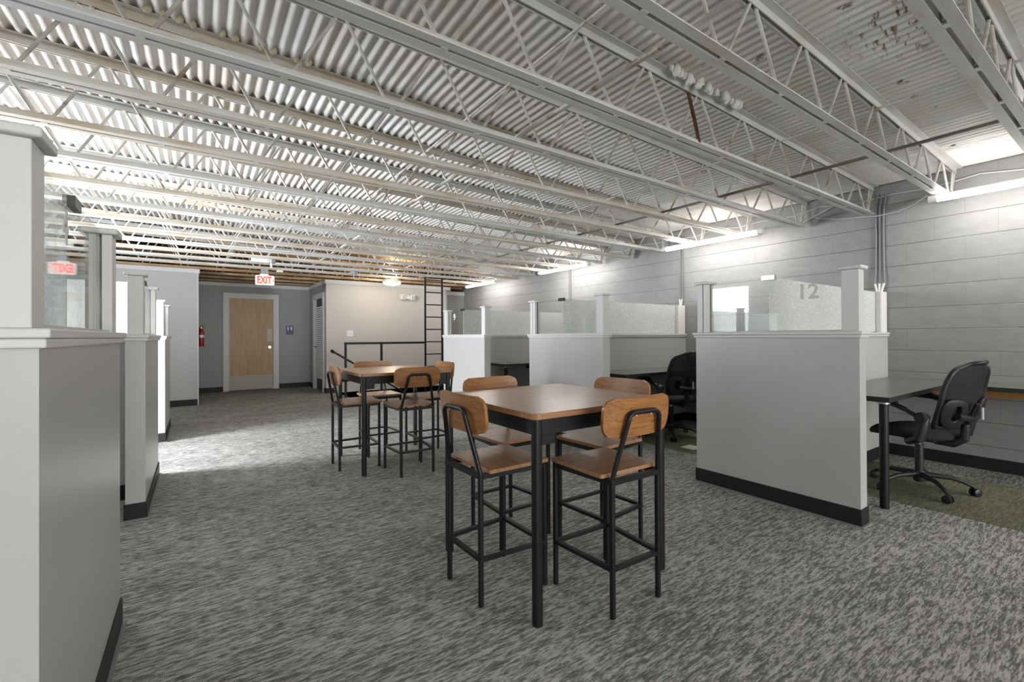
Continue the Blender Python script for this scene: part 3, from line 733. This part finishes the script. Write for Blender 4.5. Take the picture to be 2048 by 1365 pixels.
# ------------------------------------------------------------------ stools
def make_stool():
    t = thing('bar_stool', 'x', 'bar stool', (0, 0, 0), 0, 'wooden bar stools with black frames')
    # seat
    bm_ = MB(); bm_.prism(rrect(.355, .327, .012, 3), 'z', .566, .583)
    bm_.xf(Matrix.Translation((0, .0235, 0))); bm_.build('seat', M['walnut'], t, bevel=.002)
    # seat frame
    mb = MB()
    mb.bar((-.14, -.165, .553), (.14, -.165, .553), .022, .022).bar((-.165, .165, .553), (.165, .165, .553), .022, .022)
    mb.bar((-.14, -.165, .553), (-.165, .165, .553), .018, .022).bar((.14, -.165, .553), (.165, .165, .553), .018, .022)
    mb.build('seat_frame', M['black_metal'], t)
    # legs
    for s_ in (-1, 1):
        MB().prism([(p[0]+s_*.14, p[1]-.165) for p in rrect(.021, .021, .006, 3)], 'z', .003, .565).build('leg', M['black_metal'], t, smooth=True)
        MB().prism([(p[0]+s_*.167, p[1]+.165) for p in rrect(.021, .021, .006, 3)], 'z', .003, .564).build('leg', M['black_metal'], t, smooth=True)
    # foot ring
    mb = MB()
    mb.bar((-.14, -.165, .20), (.14, -.165, .20), .021, .016).bar((-.167, .165, .20), (.167, .165, .20), .021, .016)
    mb.bar((-.142, -.165, .20), (-.167, .165, .20), .021, .016).bar((.142, -.165, .20), (.167, .165, .20), .021, .016)
    mb.build('foot_ring', M['black_metal'], t)
    # back frame tube: rises from the rear legs, leaning in and back
    zt = .836; pts = []
    pts.append((-.14, -.165, .560)); pts.append((-.126, -.180, .64))
    cr = .035
    for k in range(7):
        a = PI - PI/2*k/6
        pts.append((-.092+cr + cr*math.cos(a)-.002, -.214, zt-cr + cr*math.sin(a)))
    pts[2] = (-.094, -.212, zt-cr)
    pts += [(-p[0], p[1], p[2]) for p in pts[::-1]]
    MB().tube(pts, .0105, 10).build('back_frame', M['black_metal'], t, smooth=True)
    # backrest: curved rounded board in front of the tube
    ol = rrect(.40, .165, .050, 7, .062)
    bm_ = bmesh.new()
    fr_, bk_ = [], []
    def cv(x, z, d): return (x, -.200 + (x*x)*.55 - (z)*.10 + d, .814 + z)
    # triangulated grid fill: rows of z across the outline
    rows = 14; zs = [-.0825 + .165*i/rows for i in range(rows+1)]
    def halfw(z):
        R_ = .050 if z > 0 else .062; e_ = (.0825 - abs(z))
        if e_ >= R_: return .20
        return .20 - R_ + math.sqrt(max(0, R_*R_ - (R_-e_)**2))
    cols = 20
    G = []
    for d in (0, .014):
        g_ = []
        for z in zs:
            w_ = halfw(z); g_.append([bm_.verts.new(cv(-w_ + 2*w_*j/cols, z, d)) for j in range(cols+1)])
        G.append(g_)
    for li, g_ in enumerate(G):
        for i in range(rows):
            for j in range(cols):
                q = [g_[i][j], g_[i][j+1], g_[i+1][j+1], g_[i+1][j]]
                bm_.faces.new(q if li == 0 else q[::-1])
    for i in range(rows):
        for j in (0, cols): bm_.faces.new([G[0][i][j], G[0][i+1][j], G[1][i+1][j], G[1][i][j]])
    for j in range(cols):
        for i in (0, rows): bm_.faces.new([G[0][i][j], G[0][i][j+1], G[1][i][j+1], G[1][i][j]])
    mb = MB(); mb.bm.free(); mb.bm = bm_
    b = mb.build('backrest', M['walnut_back'], t, smooth=True, angle=35)
    for s_ in (-1, 1): MB().lathe([(.002, -.2135), (.004, -.213), (.004, -.2115)], 10, (s_*.045, .822), 'y').build('screw', M['silver_tag'], t)
    return t
s0 = make_stool()
g1 = 'wooden bar stools with black frames'
s0.location = (1.150, 1.812, 0); s0.rotation_euler = (0, 0, -PI/2 + .02); s0['label'] = 'wooden bar stool at the left side of the near table, back to the aisle'
dup(s0, (1.525, 1.452, 0), math.radians(-1), 'wooden bar stool closest to the camera, front side of the near table')
dup(s0, (1.50, 2.215, 0), PI + .04, 'wooden bar stool at the far side of the near table, below the third cubicle desk')
dup(s0, (1.872, 1.825, 0), PI/2 + .06, 'wooden bar stool at the right side of the near table, pale backrest')
dup(s0, (1.165, 4.17, 0), -PI/2 - .03, 'wooden bar stool at the left side of the far table')
dup(s0, (1.505, 3.725, 0), math.radians(-1), 'wooden bar stool at the front side of the far table')
dup(s0, (1.50, 4.545, 0), PI, 'wooden bar stool at the back side of the far table, before the guard rail')
dup(s0, (1.86, 4.13, 0), PI/2, 'wooden bar stool at the right side of the far table, half hidden')

# ------------------------------------------------------------------ office chairs
def make_office_chair():
    t = thing('office_chair', 'x', 'office chair', (0, 0, 0), 0, 'black mesh office chairs')
    # five-star base
    for k in range(5):
        a = 2*PI*k/5 + .35; c_, s_ = math.cos(a), math.sin(a)
        pr_ = [(.03, .115), (.10, .112), (.18, .108), (.24, .090), (.285, .066), (.30, .055)]
        MB().tube([(c_*q, s_*q, z) for q, z in pr_], [.020, .017, .015, .013, .012, .011], 10).build('base_leg', M['plastic'], t, smooth=True)
        cs = thing('caster', None, None); cs.parent = t; cs.location = (c_*.30, s_*.30, 0); cs.rotation_euler = (0, 0, a+.6)
        for w_ in (-1, 1): MB().lathe([(.012, w_*.008), (.028, w_*.009), (.028, w_*.022), (.018, w_*.027)], 18, (0, .028), 'y').build('wheel', M['plastic'], cs, smooth=True)
        MB().box(-.012, .016, -.008, .008, .028, .060).build('fork', M['plastic'], cs, bevel=.003)
    MB().lathe([(.032, .06), (.036, .07), (.036, .13), (.030, .14)], 24).build('hub', M['plastic'], t, smooth=True)
    MB().lathe([(.026, .13), (.026, .335)], 20).build('column', M['plastic'], t, smooth=True)
    MB().lathe([(.014, .335), (.014, .375)], 16).build('piston', M['chrome'], t, smooth=True)
    MB().box(-.07, .07, -.13, .10, .372, .402).build('mechanism', M['plastic'], t, bevel=.01)
    MB().tube([(.06, .03, .388), (.24, .05, .380)], .006, 8).build('lever', M['plastic'], t, smooth=True)
    # seat cushion
    bm_ = bmesh.new(); nn = 20; top, bot = [], []
    for ring, (sc_, z) in enumerate(((.0, .478), (.35, .478), (.65, .476), (.85, .468), (.96, .450), (1.0, .430), (.97, .410), (.85, .402), (.0, .400))):
        vs = []
        for k in range(32):
            a = 2*PI*k/32; ca, sa = math.cos(a), math.sin(a); ex = .62
            x = .245*sc_*math.copysign(abs(ca)**ex, ca); y = .245*sc_*math.copysign(abs(sa)**ex, sa)
            zz = z - (.028*max(0, y/.245)**3 if y > 0 else 0)
            vs.append(bm_.verts.new((x, y+.02, zz)))
        top.append(vs)
    for i in range(len(top)-1):
        for k in range(32): bm_.faces.new([top[i][k], top[i][(k+1) % 32], top[i+1][(k+1) % 32], top[i+1][k]])
    bmesh.ops.remove_doubles(bm_, verts=bm_.verts[:], dist=.0005)
    mb = MB(); mb.bm.free(); mb.bm = bm_; mb.build('seat', M['fabric'], t, smooth=True, angle=180)
    # backrest: parametric outline z 0..1
    def bc(uu, v):   # uu -1..1, v 0..1
        hw = .165 + .075*math.sin(PI*min(1, v*.80+.10)) ; hw *= (1 if v < .86 else math.sqrt(max(.05, 1-((v-.86)/.15)**2)) )
        z = .50 + .445*v
        y = -.235 - .055*math.sin(PI*min(v, .6)) - .085*v*v + .055*(uu*uu)
        return Vector((uu*hw, y, z))
    mb = MB()
    ring = [bc(-1, .02 + .98*i/14) for i in range(15)] + [bc(-1 + 2*i/10, 1.0) + Vector((0, 0, .018*math.sin(PI*i/10))) for i in range(1, 10)] + [bc(1, 1 - .98*i/14) for i in range(15)] + [bc(1 - 2*i/8, .02) for i in range(1, 8)]
    rads = [.017 + .006*math.sin(i) * 0 for i in range(len(ring))]
    mb.tube(ring, .017, 8, closed=True)
    mb.build('back_frame', M['plastic'], t, smooth=True, angle=180)
    bm_ = bmesh.new(); g_ = [[bm_.verts.new(bc(-1+2*i/12, .04+.95*j/14)) for i in range(13)] for j in range(15)]
    for j in range(14):
        for i in range(12): bm_.faces.new([g_[j][i], g_[j][i+1], g_[j+1][i+1], g_[j+1][i]])
    mb = MB(); mb.bm.free(); mb.bm = bm_; o = mb.build('back_mesh', M['mesh'], t, smooth=True, angle=180)
    so = o.modifiers.new('th', 'SOLIDIFY'); so.thickness = .003
    # wide lower side wings of the frame with an oval opening each
    for s_ in (-1, 1):
        bw = bmesh.new(); O_, I_ = [], []
        for k in range(24):
            a = 2*PI*k/24; ca, sa = math.cos(a), math.sin(a)
            ex = lambda q: math.copysign(abs(q)**.75, q)
            O_.append(bw.verts.new(bc(s_*(.62 + .40*ex(ca)), .235 + .235*ex(sa) + .05*ca) + Vector((0, -.016, 0))))
            I_.append(bw.verts.new(bc(s_*(.62 + .13*ca), .25 + .12*sa) + Vector((0, -.022, 0))))
        for k in range(24): bw.faces.new([O_[k], O_[(k+1) % 24], I_[(k+1) % 24], I_[k]])
        mb = MB(); mb.bm.free(); mb.bm = bw; w_ = mb.build('side_wing', M['plastic'], t, smooth=True, angle=180)
        so = w_.modifiers.new('th', 'SOLIDIFY'); so.thickness = .026; so.offset = 0
        sb = w_.modifiers.new('bv', 'BEVEL'); sb.width = .008; sb.segments = 3; sb.limit_method = 'ANGLE'
    # lumbar support
    mb = MB(); mb.tube([bc(-.55, .20)+Vector((0, -.03, 0)), bc(0, .16)+Vector((0, -.045, 0)), bc(.55, .20)+Vector((0, -.03, 0))], .022, 8)
    mb.tube([bc(0, .10)+Vector((0, -.035, 0)), bc(0, .40)+Vector((0, -.035, 0))], .016, 8); lb = mb.build('lumbar_support', M['plastic'], t, smooth=True)
    MB().box(-.010, .010, -.362, -.354, .575, .655).build('tag', M['silver_tag'], lb)
    # spine bracket
    MB().tube([(0, -.10, .385), (0, -.20, .385), (0, -.262, .43), (0, -.272, .53)], [.030, .032, .030, .022], 10).build('spine', M['plastic'], t, smooth=True)
    # arms
    for s_ in (-1, 1):
        am = MB().tube([(s_*.10, .02, .392), (s_*.235, -.06, .392), (s_*.285, -.15, .43), (s_*.285, -.175, .53), (s_*.275, -.18, .575)], [.020, .028, .034, .030, .026], 10).build('arm_bracket', M['plastic'], t, smooth=True)
        MB().lathe([(.0, s_*.250), (.034, s_*.252), (.038, s_*.262), (.038, s_*.305), (.030, s_*.312)], 20, (-.165, .575), 'x').build('arm_pivot', M['plastic'], am, smooth=True)
        MB().tube([(s_*.285, -.16, .575), (s_*.287, -.08, .615), (s_*.290, .0, .645), (s_*.290, .08, .662), (s_*.290, .17, .662)], [.020, .018, .017, .016, .012], 10).build('armrest', M['plastic'], t, smooth=True)
        p = MB().tube([(s_*.290, -.02, .655), (s_*.290, .08, .671), (s_*.290, .15, .674), (s_*.290, .22, .668)], [.016, .026, .027, .016], 10)
        p.build('arm_pad', M['fabric'], t, smooth=True)
    return t
c0 = make_office_chair()
c0.location = (4.405, 1.06, 0); c0.rotation_euler = (0, 0, math.radians(-14)); c0['label'] = 'black mesh office chair at the nearest cubicle desk on the right'
dup(c0, (4.45, 3.24, 0), math.radians(-16), 'black mesh office chair at the second cubicle desk, cut by the nearest right partition')
dup(c0, (4.50, 5.48, 0), math.radians(-4), 'black office chair at the third cubicle desk, only arm and seat seen')

# pale flat plate on the green carpet
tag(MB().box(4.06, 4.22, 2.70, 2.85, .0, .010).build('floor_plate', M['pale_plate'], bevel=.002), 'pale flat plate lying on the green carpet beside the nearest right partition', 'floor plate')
